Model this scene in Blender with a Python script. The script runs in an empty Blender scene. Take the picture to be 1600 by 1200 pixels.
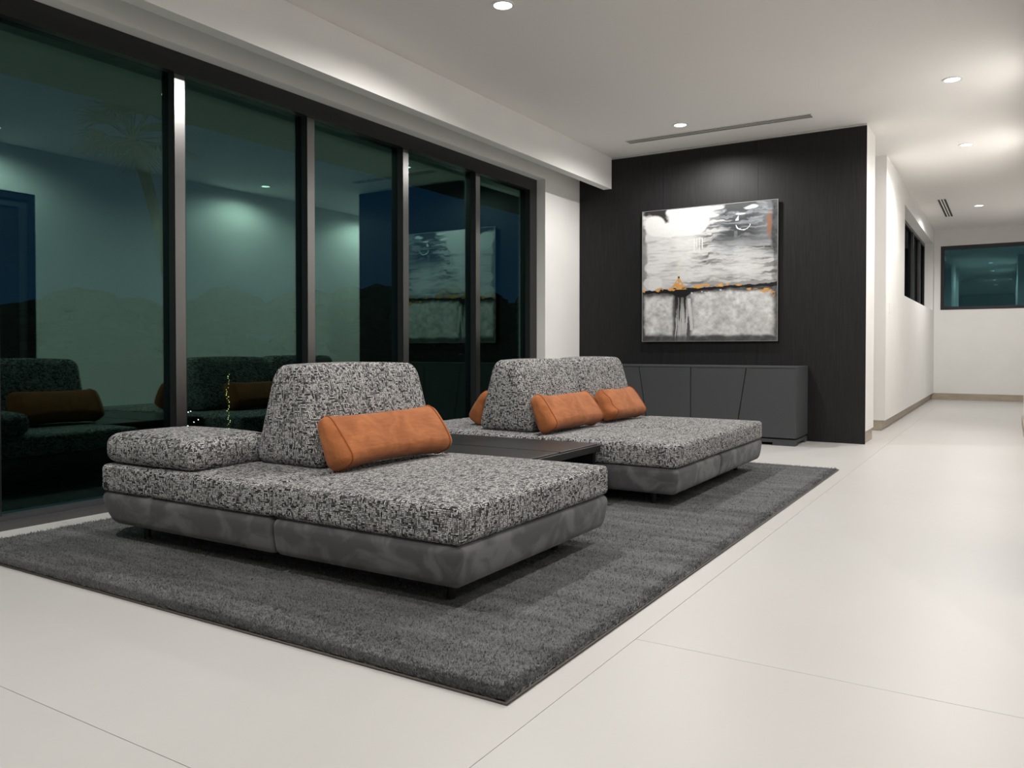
import bpy, bmesh, math, random
import numpy as np
from mathutils import Vector, Matrix

random.seed(7)
rng = np.random.default_rng(7)
scene = bpy.context.scene
COL = scene.collection

# ------------------------------------------------------------------ camera
F_PX = 1253.0
YAW = math.atan2(777, F_PX)
PITCH = math.atan2(19, F_PX)
CAM_H = 0.9
cam_data = bpy.data.cameras.new('camera')
cam_data.sensor_width = 36.0
cam_data.lens = F_PX / 1600 * 36.0
cam_data.shift_y = -35 / 1600
cam_data.clip_start = 0.02
cam_data.clip_end = 500
cam = bpy.data.objects.new('camera', cam_data)
cam.location = (0, 0, CAM_H)
cam.rotation_euler = (math.pi / 2 - PITCH, 0, YAW)
COL.objects.link(cam)
scene.camera = cam

# ------------------------------------------------------------------ dusk sky
world = bpy.data.worlds.new('dusk_sky')
scene.world = world
world.use_nodes = True
wn = world.node_tree
bg = wn.nodes['Background']
tc = wn.nodes.new('ShaderNodeTexCoord')
sep = wn.nodes.new('ShaderNodeSeparateXYZ')
ramp = wn.nodes.new('ShaderNodeValToRGB')
wn.links.new(tc.outputs['Generated'], sep.inputs[0])
wn.links.new(sep.outputs['Z'], ramp.inputs[0])
ramp.color_ramp.elements[0].position = 0.0
ramp.color_ramp.elements[0].color = (0.08, 0.26, 0.52, 1)
ramp.color_ramp.elements[1].position = 0.6
ramp.color_ramp.elements[1].color = (0.03, 0.12, 0.30, 1)
wn.links.new(ramp.outputs[0], bg.inputs[0])
bg.inputs[1].default_value = 0.095

# ------------------------------------------------------------------ exposure
scene.view_settings.view_transform = 'Standard'
scene.view_settings.look = 'None'
scene.view_settings.exposure = 0.0
scene.view_settings.gamma = 1.0
scene.view_settings.use_curve_mapping = False
LAMP_W = 118.0

# ------------------------------------------------------------------ helpers
def link(o, parent=None):
    COL.objects.link(o)
    if parent is not None:
        o.parent = parent
    return o

def tag(o, label=None, cat=None, group=None, kind=None):
    if label: o['label'] = label
    if cat: o['category'] = cat
    if group: o['group'] = group
    if kind: o['kind'] = kind
    return o

def empty(name, loc=(0, 0, 0)):
    o = bpy.data.objects.new(name, None)
    o.location = loc
    o.empty_display_size = 0.1
    return link(o)

def mesh_obj(name, verts, faces, mat, parent=None, smooth=False, world_coords=True):
    me = bpy.data.meshes.new(name)
    off = Vector((0, 0, 0))
    if parent is not None and world_coords:
        off = parent.matrix_world_loc if hasattr(parent, 'matrix_world_loc') else wloc(parent)
    me.from_pydata([(v[0] - off[0], v[1] - off[1], v[2] - off[2]) for v in verts], [], faces)
    me.update()
    if smooth:
        me.polygons.foreach_set('use_smooth', [True] * len(me.polygons))
    if mat: me.materials.append(mat)
    o = bpy.data.objects.new(name, me)
    return link(o, parent)

def wloc(o):
    v = Vector(o.location)
    while o.parent:
        o = o.parent
        v = v + Vector(o.location)
    return v

class MB:
    """collects shapes of ONE part"""
    def __init__(self): self.v = []; self.f = []
    def box(self, x0, x1, y0, y1, z0, z1):
        b = len(self.v)
        self.v += [(x0, y0, z0), (x1, y0, z0), (x1, y1, z0), (x0, y1, z0), (x0, y0, z1), (x1, y0, z1), (x1, y1, z1), (x0, y1, z1)]
        self.f += [tuple(b + i for i in q) for q in ((0, 3, 2, 1), (4, 5, 6, 7), (0, 1, 5, 4), (1, 2, 6, 5), (2, 3, 7, 6), (3, 0, 4, 7))]
        return self
    def prism(self, poly, axis, a, b_):
        """poly: 2-D points in the plane of the other two axes (order x,y,z without axis)"""
        n = len(poly); b = len(self.v)
        for w in (a, b_):
            for p in poly:
                q = list(p); q.insert(axis, w); self.v.append(tuple(q))
        self.f.append(tuple(b + i for i in range(n))[::-1])
        self.f.append(tuple(b + n + i for i in range(n)))
        for i in range(n):
            j = (i + 1) % n
            self.f.append((b + i, b + j, b + n + j, b + n + i))
        return self
    def tube(self, pts, r, seg=8, closed=False):
        b = len(self.v); n = len(pts)
        pts = [Vector(p) for p in pts]
        for i, p in enumerate(pts):
            if closed: d = pts[(i + 1) % n] - pts[i - 1]
            else: d = pts[min(i + 1, n - 1)] - pts[max(i - 1, 0)]
            d.normalize()
            up = Vector((0, 0, 1)) if abs(d.z) < 0.9 else Vector((1, 0, 0))
            s = d.cross(up).normalized(); t = s.cross(d)
            rr = r[i] if isinstance(r, (list, tuple)) else r
            for k in range(seg):
                a = 2 * math.pi * k / seg
                self.v.append(tuple(p + rr * (math.cos(a) * s + math.sin(a) * t)))
        for i in range(n if closed else n - 1):
            for k in range(seg):
                i2 = (i + 1) % n; k2 = (k + 1) % seg
                self.f.append((b + i * seg + k, b + i * seg + k2, b + i2 * seg + k2, b + i2 * seg + k))
        if not closed:
            self.f.append(tuple(b + k for k in range(seg)))
            self.f.append(tuple(b + (n - 1) * seg + k for k in range(seg))[::-1])
        return self
    def lathe(self, cx, cy, prof, seg=24):
        b = len(self.v); n = len(prof)
        for r, z in prof:
            for k in range(seg):
                a = 2 * math.pi * k / seg
                self.v.append((cx + r * math.cos(a), cy + r * math.sin(a), z))
        for i in range(n - 1):
            for k in range(seg):
                k2 = (k + 1) % seg
                self.f.append((b + i * seg + k, b + i * seg + k2, b + (i + 1) * seg + k2, b + (i + 1) * seg + k))
        return self
    def disc(self, cx, cy, z, r, seg=24):
        b = len(self.v)
        for k in range(seg):
            a = 2 * math.pi * k / seg
            self.v.append((cx + r * math.cos(a), cy + r * math.sin(a), z))
        self.f.append(tuple(b + k for k in range(seg))[::-1])
        return self
    def build(self, name, mat, parent=None, smooth=False, bevel=0):
        o = mesh_obj(name, self.v, self.f, mat, parent, smooth)
        if bevel:
            bm = bmesh.new(); bm.from_mesh(o.data)
            bmesh.ops.remove_doubles(bm, verts=bm.verts, dist=1e-6)
            bmesh.ops.bevel(bm, geom=list(bm.edges), offset=bevel, segments=2, profile=0.5, affect='EDGES')
            bm.to_mesh(o.data); bm.free()
        return o

def struct(o, label=None):
    return tag(o, label, None, None, 'structure')

# soft upholstered box: returns verts (n,3) centred at origin and faces
def axis_samples(h, r, m, k=5):
    a = [-h + r * (1 - math.cos(math.pi / 2 * i / k)) for i in range(k)]
    inner = list(np.linspace(-h + r, h - r, m))
    return np.array(a + inner + [-x for x in a[::-1]])

def soft_box(sx, sy, sz, r, m=8, puff=(0, 0, 0), power=2):
    h = np.array([sx / 2, sy / 2, sz / 2])
    r = min(r, h.min() * 0.98)
    ax = [axis_samples(h[i], r, m) for i in range(3)]
    verts = []; index = {}; faces = []
    def vid(p):
        key = (round(p[0], 5), round(p[1], 5), round(p[2], 5))
        if key not in index:
            index[key] = len(verts); verts.append(p)
        return index[key]
    for a in range(3):
        b, c = (a + 1) % 3, (a + 2) % 3
        for s in (-1, 1):
            A, B = ax[b], ax[c]
            ids = np.zeros((len(A), len(B)), int)
            for i, u in enumerate(A):
                for j, w in enumerate(B):
                    p = [0, 0, 0]; p[a] = s * h[a]; p[b] = u; p[c] = w
                    ids[i, j] = vid(tuple(p))
            for i in range(len(A) - 1):
                for j in range(len(B) - 1):
                    q = (ids[i, j], ids[i + 1, j], ids[i + 1, j + 1], ids[i, j + 1])
                    faces.append(tuple(int(t) for t in (q if s > 0 else q[::-1])))
    V = np.array(verts, float)
    Cc = np.clip(V, -(h - r), h - r)
    D = V - Cc
    L = np.linalg.norm(D, axis=1, keepdims=True)
    P = np.where(L > 1e-9, Cc + D / np.maximum(L, 1e-9) * r, V)
    N = P / h
    for a in range(3):
        if puff[a]:
            b, c = (a + 1) % 3, (a + 2) % 3
            w = (1 - np.abs(N[:, b]) ** power).clip(0, 1) * (1 - np.abs(N[:, c]) ** power).clip(0, 1)
            P[:, a] += np.sign(N[:, a]) * np.abs(N[:, a]) ** 2 * w * puff[a]
    return P, faces

def box_uv(o, off=(0, 0)):
    me = o.data
    uv = me.uv_layers.new(name='UVMap')
    nl = len(me.loops)
    co = np.empty(len(me.vertices) * 3); me.vertices.foreach_get('co', co); co = co.reshape(-1, 3)
    vi = np.empty(nl, int); me.loops.foreach_get('vertex_index', vi)
    out = np.empty((nl, 2))
    for p in me.polygons:
        n = p.normal
        a = max(range(3), key=lambda i: abs(n[i]))
        ii = (1, 2) if a == 0 else ((0, 2) if a == 1 else (0, 1))
        for l in p.loop_indices:
            c = co[vi[l]]
            out[l] = (c[ii[0]] + off[0], c[ii[1]] + off[1])
    uv.data.foreach_set('uv', out.ravel())

def soft_obj(name, P, faces, loc, mat, parent, uv=True):
    o = mesh_obj(name, [(p[0] + loc[0], p[1] + loc[1], p[2] + loc[2]) for p in P], faces, mat, parent, smooth=True)
    if uv: box_uv(o, (random.random(), random.random()))
    return o

# ------------------------------------------------------------------ materials
def new_mat(name, color=(0.5, 0.5, 0.5), rough=0.5, metal=0.0, spec=0.5):
    m = bpy.data.materials.new(name)
    m.use_nodes = True
    b = m.node_tree.nodes['Principled BSDF']
    b.inputs['Base Color'].default_value = (*color, 1)
    b.inputs['Roughness'].default_value = rough
    b.inputs['Metallic'].default_value = metal
    b.inputs['Specular IOR Level'].default_value = spec
    return m

def N(m, t, **kw):
    n = m.node_tree.nodes.new(t)
    for k, v in kw.items(): setattr(n, k, v)
    return n
def L(m, a, b): m.node_tree.links.new(a, b)
def bsdf(m): return m.node_tree.nodes['Principled BSDF']

def noise_mix(m, c1, c2, scale, stretch=(1, 1, 1), detail=4, lo=0.35, hi=0.65, coord='Object', distortion=0.0):
    tcn = N(m, 'ShaderNodeTexCoord'); mp = N(m, 'ShaderNodeMapping'); nz = N(m, 'ShaderNodeTexNoise'); rp = N(m, 'ShaderNodeValToRGB')
    mp.inputs['Scale'].default_value = stretch
    nz.inputs['Scale'].default_value = scale; nz.inputs['Detail'].default_value = detail
    nz.inputs['Distortion'].default_value = distortion
    L(m, tcn.outputs[coord], mp.inputs[0]); L(m, mp.outputs[0], nz.inputs['Vector']); L(m, nz.outputs['Fac'], rp.inputs[0])
    rp.color_ramp.elements[0].position = lo; rp.color_ramp.elements[0].color = (*c1, 1)
    rp.color_ramp.elements[1].position = hi; rp.color_ramp.elements[1].color = (*c2, 1)
    L(m, rp.outputs[0], bsdf(m).inputs['Base Color'])
    return nz, rp

def add_bump(m, src, strength=0.2, dist=0.01):
    b = N(m, 'ShaderNodeBump')
    b.inputs['Strength'].default_value = strength; b.inputs['Distance'].default_value = dist
    L(m, src, b.inputs['Height']); L(m, b.outputs[0], bsdf(m).inputs['Normal'])
    return b

M = {}
M['paint'] = new_mat('wall_paint', (0.76, 0.745, 0.72), 0.85, spec=0.2)
nz, _ = noise_mix(M['paint'], (0.82, 0.81, 0.79), (0.84, 0.83, 0.81), 3)
M['ceil'] = new_mat('ceiling_paint', (0.86, 0.84, 0.81), 0.9, spec=0.1)
M['tile'] = new_mat('porcelain_tile', (0.72, 0.68, 0.62), 0.42, spec=0.35)
nz, _ = noise_mix(M['tile'], (0.53, 0.517, 0.50), (0.565, 0.555, 0.54), 1.1, (1, 0.6, 1), 6, 0.35, 0.7)
M['grout'] = new_mat('tile_grout', (0.50, 0.47, 0.44), 0.9)
M['base'] = new_mat('baseboard_oak_beige', (0.40, 0.335, 0.26), 0.5)
noise_mix(M['base'], (0.37, 0.31, 0.24), (0.43, 0.365, 0.285), 6, (1, 0.2, 4))
M['frame'] = new_mat('charcoal_aluminium', (0.028, 0.028, 0.029), 0.3, 0.35)
M['mull'] = new_mat('satin_mullion_face', (0.175, 0.172, 0.17), 0.27, 1.0)
bsdf(M['mull']).inputs['Anisotropic'].default_value = 0.3
M['frame_grey'] = new_mat('grey_aluminium', (0.11, 0.11, 0.115), 0.35, 0.6)
M['white_metal'] = new_mat('white_enamel', (0.8, 0.8, 0.79), 0.5)
M['slot'] = new_mat('slot_black', (0.012, 0.012, 0.012), 0.6)

# black vertical-grain veneer
m = M['veneer'] = new_mat('black_oak_veneer', (0.02, 0.02, 0.021), 0.48, spec=0.28)
nz, rp = noise_mix(m, (0.006, 0.006, 0.0064), (0.016, 0.0156, 0.0165), 9, (22, 22, 0.55), 6, 0.3, 0.72)
add_bump(m, nz.outputs['Fac'], 0.25, 0.002)

# woven tweed: short horizontal and vertical yarn floats
m = M['tweed'] = new_mat('grey_tweed', (0.2, 0.2, 0.2), 0.9, spec=0.15)
uvn = N(m, 'ShaderNodeUVMap')
nz = N(m, 'ShaderNodeTexNoise'); nz.inputs['Scale'].default_value = 45; nz.inputs['Detail'].default_value = 2
L(m, uvn.outputs[0], nz.inputs['Vector'])
vm = N(m, 'ShaderNodeVectorMath', operation='MULTIPLY_ADD')
vm.inputs[1].default_value = (0.002, 0.002, 0); L(m, nz.outputs['Color'], vm.inputs[0]); L(m, uvn.outputs[0], vm.inputs[2])
outs = []
for k, (rot, off) in enumerate(((0, 0.37), (math.pi / 2, 0.63))):
    mp = N(m, 'ShaderNodeMapping'); mp.inputs['Rotation'].default_value = (0, 0, rot); mp.inputs['Location'].default_value = (3.1 * k + 7, 5.7 + k, 0)
    L(m, vm.outputs[0], mp.inputs[0])
    br = N(m, 'ShaderNodeTexBrick'); br.offset = off; br.offset_frequency = 2; br.squash = 0.8; br.squash_frequency = 3
    br.inputs['Scale'].default_value = 1.0
    br.inputs['Brick Width'].default_value = 0.018; br.inputs['Row Height'].default_value = 0.0062
    br.inputs['Mortar Size'].default_value = 0.0013; br.inputs['Mortar Smooth'].default_value = 0.3
    br.inputs['Color1'].default_value = (1, 1, 1, 1); br.inputs['Color2'].default_value = (0, 0, 0, 1); br.inputs['Mortar'].default_value = (0, 0, 0, 1)
    L(m, mp.outputs[0], br.inputs['Vector'])
    rp = N(m, 'ShaderNodeValToRGB'); rp.color_ramp.elements[0].position = 0.05; rp.color_ramp.elements[1].position = 0.72
    L(m, br.outputs['Color'], rp.inputs[0]); outs.append(rp.outputs[0])
mb_ = N(m, 'ShaderNodeTexBrick'); mb_.offset = 0.45; mb_.squash = 1.3; mb_.squash_frequency = 2
mb_.inputs['Scale'].default_value = 1.0; mb_.inputs['Brick Width'].default_value = 0.0135; mb_.inputs['Row Height'].default_value = 0.0124; mb_.inputs['Mortar Size'].default_value = 0.0
mb_.inputs['Color1'].default_value = (1, 1, 1, 1); mb_.inputs['Color2'].default_value = (0, 0, 0, 1)
L(m, vm.outputs[0], mb_.inputs['Vector'])
gt = N(m, 'ShaderNodeMath', operation='GREATER_THAN'); gt.inputs[1].default_value = 0.5; L(m, mb_.outputs['Color'], gt.inputs[0])
mxw = N(m, 'ShaderNodeMix', data_type='RGBA'); L(m, gt.outputs[0], mxw.inputs['Factor']); L(m, outs[0], mxw.inputs['A']); L(m, outs[1], mxw.inputs['B'])
mx = N(m, 'ShaderNodeRGBToBW'); L(m, mxw.outputs['Result'], mx.inputs[0])
rp = N(m, 'ShaderNodeValToRGB')
rp.color_ramp.elements[0].color = (0.028, 0.028, 0.029, 1); rp.color_ramp.elements[1].color = (0.60, 0.594, 0.588, 1)
L(m, mx.outputs[0], rp.inputs[0]); L(m, rp.outputs[0], bsdf(m).inputs['Base Color'])
add_bump(m, mx.outputs[0], 0.5, 0.002)

# grey suede with brushed marks
m = M['suede'] = new_mat('grey_suede', (0.08, 0.08, 0.083), 0.95, spec=0.1)
nz, rp = noise_mix(m, (0.085, 0.085, 0.088), (0.15, 0.149, 0.151), 6.5, (1, 1, 1.3), 5, 0.46, 0.60, distortion=0.7)
bsdf(m).inputs['Sheen Weight'].default_value = 0.15
# rust suede pillow
m = M['rust'] = new_mat('rust_suede', (0.33, 0.105, 0.035), 0.85, spec=0.15)
nz, rp = noise_mix(m, (0.30, 0.100, 0.034), (0.41, 0.145, 0.052), 8, (1, 1, 1), 3, 0.35, 0.68, distortion=1.2)
bsdf(m).inputs['Sheen Weight'].default_value = 0.1
nb = N(m, 'ShaderNodeTexNoise'); nb.inputs['Scale'].default_value = 14; nb.inputs['Detail'].default_value = 2
add_bump(m, nb.outputs['Fac'], 0.3, 0.012)
M['rust_dark'] = new_mat('rust_seam_cord', (0.30, 0.085, 0.025), 0.85, spec=0.15)
M['leg'] = new_mat('black_metal_leg', (0.012, 0.012, 0.013), 0.4, 0.3)
# sideboard lacquer
M['lacquer'] = new_mat('grey_matt_lacquer', (0.055, 0.060, 0.0625), 0.55, spec=0.35)
M['gap'] = new_mat('shadow_gap', (0.006, 0.006, 0.006), 0.8)
# table
M['tabletop'] = new_mat('dark_ash_tabletop', (0.03, 0.029, 0.03), 0.4)
nz, _ = noise_mix(M['tabletop'], (0.012, 0.0115, 0.012), (0.032, 0.030, 0.030), 6, (1.5, 9, 1), 5, 0.35, 0.7)
M['tableframe'] = new_mat('black_table_frame', (0.009, 0.009, 0.010), 0.45)
# rug
m = M['rug'] = new_mat('charcoal_pile', (0.05, 0.05, 0.052), 1.0, spec=0.05)
tcn = N(m, 'ShaderNodeTexCoord')
mp1 = N(m, 'ShaderNodeMapping'); mp1.inputs['Scale'].default_value = (0.8, 5, 1); L(m, tcn.outputs['Object'], mp1.inputs[0])  # stretched streaks put the sheen of brushed pile into the colour
n1 = N(m, 'ShaderNodeTexNoise'); n1.inputs['Scale'].default_value = 2.2; n1.inputs['Detail'].default_value = 6; L(m, mp1.outputs[0], n1.inputs['Vector'])
n2 = N(m, 'ShaderNodeTexNoise'); n2.inputs['Scale'].default_value = 130; n2.inputs['Detail'].default_value = 3; L(m, tcn.outputs['Object'], n2.inputs['Vector'])
ge = N(m, 'ShaderNodeNewGeometry')
ad = N(m, 'ShaderNodeMath', operation='ADD'); L(m, n1.outputs['Fac'], ad.inputs[0]); L(m, n2.outputs['Fac'], ad.inputs[1])
ad2 = N(m, 'ShaderNodeMath', operation='MULTIPLY_ADD'); L(m, ge.outputs['Random Per Island'], ad2.inputs[0]); ad2.inputs[1].default_value = 0.5; L(m, ad.outputs[0], ad2.inputs[2])
rp = N(m, 'ShaderNodeValToRGB'); rp.color_ramp.elements[0].position = 0.75; rp.color_ramp.elements[1].position = 1.0
mr = N(m, 'ShaderNodeMapRange'); mr.inputs['From Min'].default_value = 0.65; mr.inputs['From Max'].default_value = 1.75; L(m, ad2.outputs[0], mr.inputs[0])
L(m, mr.outputs[0], rp.inputs[0])
rp.color_ramp.elements[0].position = 0.1; rp.color_ramp.elements[0].color = (0.046, 0.047, 0.048, 1)
rp.color_ramp.elements[1].position = 0.9; rp.color_ramp.elements[1].color = (0.215, 0.218, 0.222, 1)
L(m, rp.outputs[0], bsdf(m).inputs['Base Color'])
M['binding'] = new_mat('rug_binding', (0.09, 0.075, 0.065), 0.6)

# tinted reflective glazing
def glass_mat(name, refl, trans, ior):   # ior: reflectance at normal incidence (Schlick)
    m = bpy.data.materials.new(name); m.use_nodes = True
    nt = m.node_tree; nt.nodes.remove(nt.nodes['Principled BSDF'])
    out = nt.nodes['Material Output']
    lw = N(m, 'ShaderNodeLayerWeight'); lw.inputs['Blend'].default_value = 0.5
    pw = N(m, 'ShaderNodeMath', operation='POWER'); pw.inputs[1].default_value = 5.0; L(m, lw.outputs['Facing'], pw.inputs[0])
    fr = N(m, 'ShaderNodeMath', operation='MULTIPLY_ADD'); fr.inputs[1].default_value = 1 - ior; fr.inputs[2].default_value = ior
    L(m, pw.outputs[0], fr.inputs[0])
    gl = N(m, 'ShaderNodeBsdfGlossy'); gl.inputs['Roughness'].default_value = 0.0; gl.inputs['Color'].default_value = (*refl, 1)
    tr = N(m, 'ShaderNodeBsdfTransparent'); tr.inputs['Color'].default_value = (*trans, 1)
    mx = N(m, 'ShaderNodeMixShader')
    L(m, fr.outputs[0], mx.inputs[0]); L(m, tr.outputs[0], mx.inputs[1]); L(m, gl.outputs[0], mx.inputs[2])
    L(m, mx.outputs[0], out.inputs[0])
    return m
M['glass'] = glass_mat('green_tinted_glass', (0.55, 0.90, 0.75), (0.52, 0.68, 0.70), 0.092)
M['glass_hall'] = glass_mat('hall_tinted_glass', (0.22, 0.46, 0.48), (0.40, 0.55, 0.55), 0.2)
M['glass_dark'] = glass_mat('dark_strip_glass', (0.10, 0.12, 0.12), (0.3, 0.4, 0.4), 0.06)

def emit_mat(name, color, strength):
    m = bpy.data.materials.new(name); m.use_nodes = True
    b = bsdf(m)
    b.inputs['Base Color'].default_value = (*color, 1)
    b.inputs['Emission Color'].default_value = (*color, 1)
    b.inputs['Emission Strength'].default_value = strength
    return m
M['lens'] = emit_mat('lamp_lens', (1.0, 0.97, 0.92), 9)
M['bulb_warm'] = emit_mat('warm_bulb', (1.0, 0.72, 0.25), 5)
M['bulb_white'] = emit_mat('white_bulb', (1.0, 0.95, 0.8), 9)
M['ground'] = new_mat('night_ground', (0.012, 0.014, 0.011), 1.0, spec=0.0)
M['kerb'] = new_mat('pale_kerb', (0.28, 0.24, 0.15), 0.9)
M['leaf'] = new_mat('palm_leaf', (0.012, 0.025, 0.011), 0.8, spec=0.1)
M['trunk'] = new_mat('palm_trunk', (0.012, 0.011, 0.009), 1.0, spec=0.0)
M['treeleaf'] = new_mat('far_tree_leaf', (0.008, 0.012, 0.008), 1.0, spec=0.0)
M['soffit'] = new_mat('outside_soffit', (0.35, 0.34, 0.32), 0.9)

# ------------------------------------------------------------------ room dimensions
ZC = 3.035                 # ceiling
XW = -4.183                # inner face of the window wall
XF = -4.286                # room face of the window frame
XG = -4.345                # glass
YB = 8.205                 # black wall face
XR = 0.15                  # right wall
YE = 16.3                  # hall end wall
YN = -3.6                  # wall behind the camera
XH = -1.160                # hall left wall face
GAP = 0.002

# ------------------------------------------------------------------ floor of slabs
floor = struct(MB().box(-4.42, 3.4, YN - 0.2, YE + 0.2, -0.2, -0.006).build('floor', M['grout']), 'pale large-format porcelain tiled floor')
TW, TL = 2.4, 3.0
slab_cache = {}
i0 = -3
for i in range(-2, 2):
    x0 = -0.98 + i * TW; x1 = x0 + TW
    yo = 2.31 if i % 2 == 0 else 1.09
    j0 = math.floor((YN - yo) / TL)
    j = j0
    while yo + j * TL < YE:
        y0 = max(yo + j * TL, YN); y1 = min(yo + (j + 1) * TL, YE)
        xa, xb = max(x0, -4.30), min(x1, 3.3)
        if i >= 1 and y0 > 2.8: j += 1; continue
        g = 0.0008
        key = (round(xb - xa, 3), round(y1 - y0, 3))
        if key not in slab_cache:
            mb = MB().box(g, xb - xa - g, g, y1 - y0 - g, -0.006, 0.0)
            o = mb.build('floor_tile', M['tile'], floor, bevel=0.0008)
            o.location = (xa, y0, 0); slab_cache[key] = o
        else:
            o = slab_cache[key].copy(); COL.objects.link(o); o.parent = floor; o.location = (xa, y0, 0)
        j += 1

# ------------------------------------------------------------------ ceiling, beam, walls
struct(MB().box(-4.45, 3.4, YN - 0.2, YE + 0.2, ZC, ZC + 0.2).build('ceiling', M['ceil']), 'flat off-white painted ceiling')
struct(MB().box(-3.88, -3.782, YN, YB - 0.001, 2.688, ZC - 0.001).build('trim_1', M['paint']), 'white dropped curtain beam along the windows')

WY0, WY1, WZ1 = -3.1, 7.412, 2.70       # opening of the big window
mb = MB()
mb.box(-4.45, XW, WY1, 9.9, 0, ZC).box(-4.45, XW, YN - 0.2, WY0, 0, ZC).box(-4.45, XW, WY0, WY1, WZ1, ZC)
struct(mb.build('wall_left', M['paint']), 'white wall framing the tall windows')

# black panelled partition
mb = MB()
mb.box(XW + 0.001, -1.158, YB + 0.024, 8.77, 0.118, ZC - 0.001)
wb = struct(mb.build('wall_back', M['paint']), 'partition wall with black veneer panels')
MB().box(XW + 0.001, -1.168, YB + 0.03, 8.755, 0, 0.118).build('recessed_base', M['base'], wb)
MB().box(XW + 0.001, -1.156, YB + 0.006, YB + 0.024, 3.004, 3.014).build('top_channel', M['frame_grey'], wb)
xs = [XW + 0.002, -3.172, -2.165, -1.155]
for a, b in zip(xs[:-1], xs[1:]):
    MB().box(a + 0.0012, b - 0.0012, YB, YB + 0.024, 0.0, 3.006).build('veneer_panel', M['veneer'], wb)

# hall walls
BH = 0.115
hz0, hz1, hy0, hy1 = 1.595, 2.77, 11.50, 16.0
mb = MB()
mb.box(XH - 0.25, XH, 9.69, hy0, BH, ZC).box(XH - 0.25, XH, hy1, YE + 0.2, BH, ZC).box(XH - 0.25, XH, hy0, hy1, BH, hz0).box(XH - 0.25, XH, hy0, hy1, hz1, ZC)
mb.box(-4.45, XH - 0.25, 9.69, 9.9, BH, ZC)
struct(mb.build('wall_hall_left', M['paint']), 'white hall wall with a high strip window')
ex0, ex1, ez0, ez1 = -1.058, 0.02, 1.608, 2.745
EX1 = 0.6
mb = MB()
mb.box(XH - 0.25, ex0, YE, YE + 0.2, 0, ZC).box(ex0, 0.75, YE, YE + 0.2, 0, ez0).box(ex0, 0.75, YE, YE + 0.2, ez1, ZC).box(EX1, 0.75, YE, YE + 0.2, ez0, ez1)
struct(mb.build('wall_hall_end', M['paint']), 'white end wall of the hall')
RX = 0.75        # the hall widens a little before the end wall
mb = MB()
mb.box(XR, XR + 0.2, 2.6, 3.45, 0, ZC).box(XR, XR + 0.2, 4.62, 11.4, 0, ZC).box(XR, XR + 0.2, 3.45, 4.62, 2.55, ZC)
mb.box(XR + 0.2, 3.2, 2.6, 2.8, 0, ZC).box(XR + 0.2, RX + 0.2, 11.2, 11.4, 0, ZC).box(RX, RX + 0.2, 11.4, YE + 0.2, 0, ZC)
struct(mb.build('wall_right', M['paint']), 'white wall opposite the windows')
struct(MB().box(3.2, 3.4, YN - 0.2, 2.8, 0, ZC).build('wall_side', M['paint']), 'white wall behind the camera on the right')
struct(MB().box(-4.45, 3.4, YN - 0.2, YN, 0, ZC).build('wall_front', M['paint']), 'white wall behind the camera')

# baseboards
BH = 0.115
struct(MB().box(XH - 0.24, XH - 0.045, 9.688, YE, 0, BH).box(-4.18, XH - 0.24, 9.688, 9.89, 0, BH).build('baseboard_hall_left', M['base'], bevel=0), 'beige baseboard along the hall wall')
struct(MB().box(XH - 0.044, RX, YE - 0.016, YE, 0, BH).build('baseboard_hall_end', M['base']), 'beige baseboard under the end window')
struct(MB().box(XR - 0.018, XR, 4.70, 11.4, 0, BH).build('baseboard_right', M['base']), 'beige baseboard of the wall opposite the windows')

# ------------------------------------------------------------------ big window
w1 = empty('window_1', (XF, 2.0, 0)); struct(w1, 'floor-to-ceiling window with charcoal frames and green tinted panes')
FZ0, FZ1 = 0.062, 2.575
MB().box(-4.41, XF, WY0, WY1, FZ1, WZ1 - 0.001).build('frame_head', M['frame'], w1)
MB().box(-4.41, XF + 0.06, WY0, WY1, 0.0, 0.035).box(-4.41, XF, WY0, WY1, 0.035, FZ0).build('frame_sill', M['frame_grey'], w1)
MB().box(-4.41, XF, 7.27, WY1, FZ0, FZ1).build('frame_jamb', M['frame'], w1)
MB().box(-4.41, XF, WY0, WY0 + 0.1, FZ0, FZ1).build('frame_jamb', M['frame'], w1)
mulls = [3.052 + 1.07 * k for k in range(-5, 4)]
mulls[6] = 4.127; mulls[7] = 5.195; mulls[8] = 6.262
edges = [WY0 + 0.1]
for y in mulls:
    o = MB().box(-4.41, XF - 0.004, y, y + 0.078, FZ0, FZ1).build('mullion', M['frame'], w1)
    f = MB().box(XF - 0.004, XF + 0.002, y, y + 0.07, FZ0 + 0.001, FZ1 - 0.012).build('mullion_cover', M['mull'], o)
    edges += [y, y + 0.078]
edges.append(7.27)
for a, b in zip(edges[::2], edges[1::2]):
    MB().box(XG - 0.008, XG, a, b, FZ0, FZ1).build('pane', M['glass'], w1)

# strip window on hall wall
w2 = empty('window_2', (XH, 14, hz0)); struct(w2, 'high strip window in the hall wall with three dark panes')
xo = XH - 0.13
mb = MB().box(xo - 0.06, xo, hy0, hy1, hz0, hz0 + 0.05).box(xo - 0.06, xo, hy0, hy1, hz1 - 0.05, hz1).box(xo - 0.06, xo, hy0, hy0 + 0.05, hz0 + .05, hz1 - .05).box(xo - 0.06, xo, hy1 - 0.05, hy1, hz0 + .05, hz1 - .05)
mb.build('frame', M['frame'], w2)
for y in (13.9, 15.0):
    MB().box(xo - 0.06, xo + 0.01, y, y + 0.06, hz0 + .05, hz1 - .05).build('mullion', M['mull'], w2)
for a, b in ((hy0 + .05, 13.9), (13.96, 15.0), (15.06, hy1 - .05)):
    MB().box(xo - 0.035, xo - 0.027, a, b, hz0 + .05, hz1 - .05).build('pane', M['glass_dark'], w2)

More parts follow.
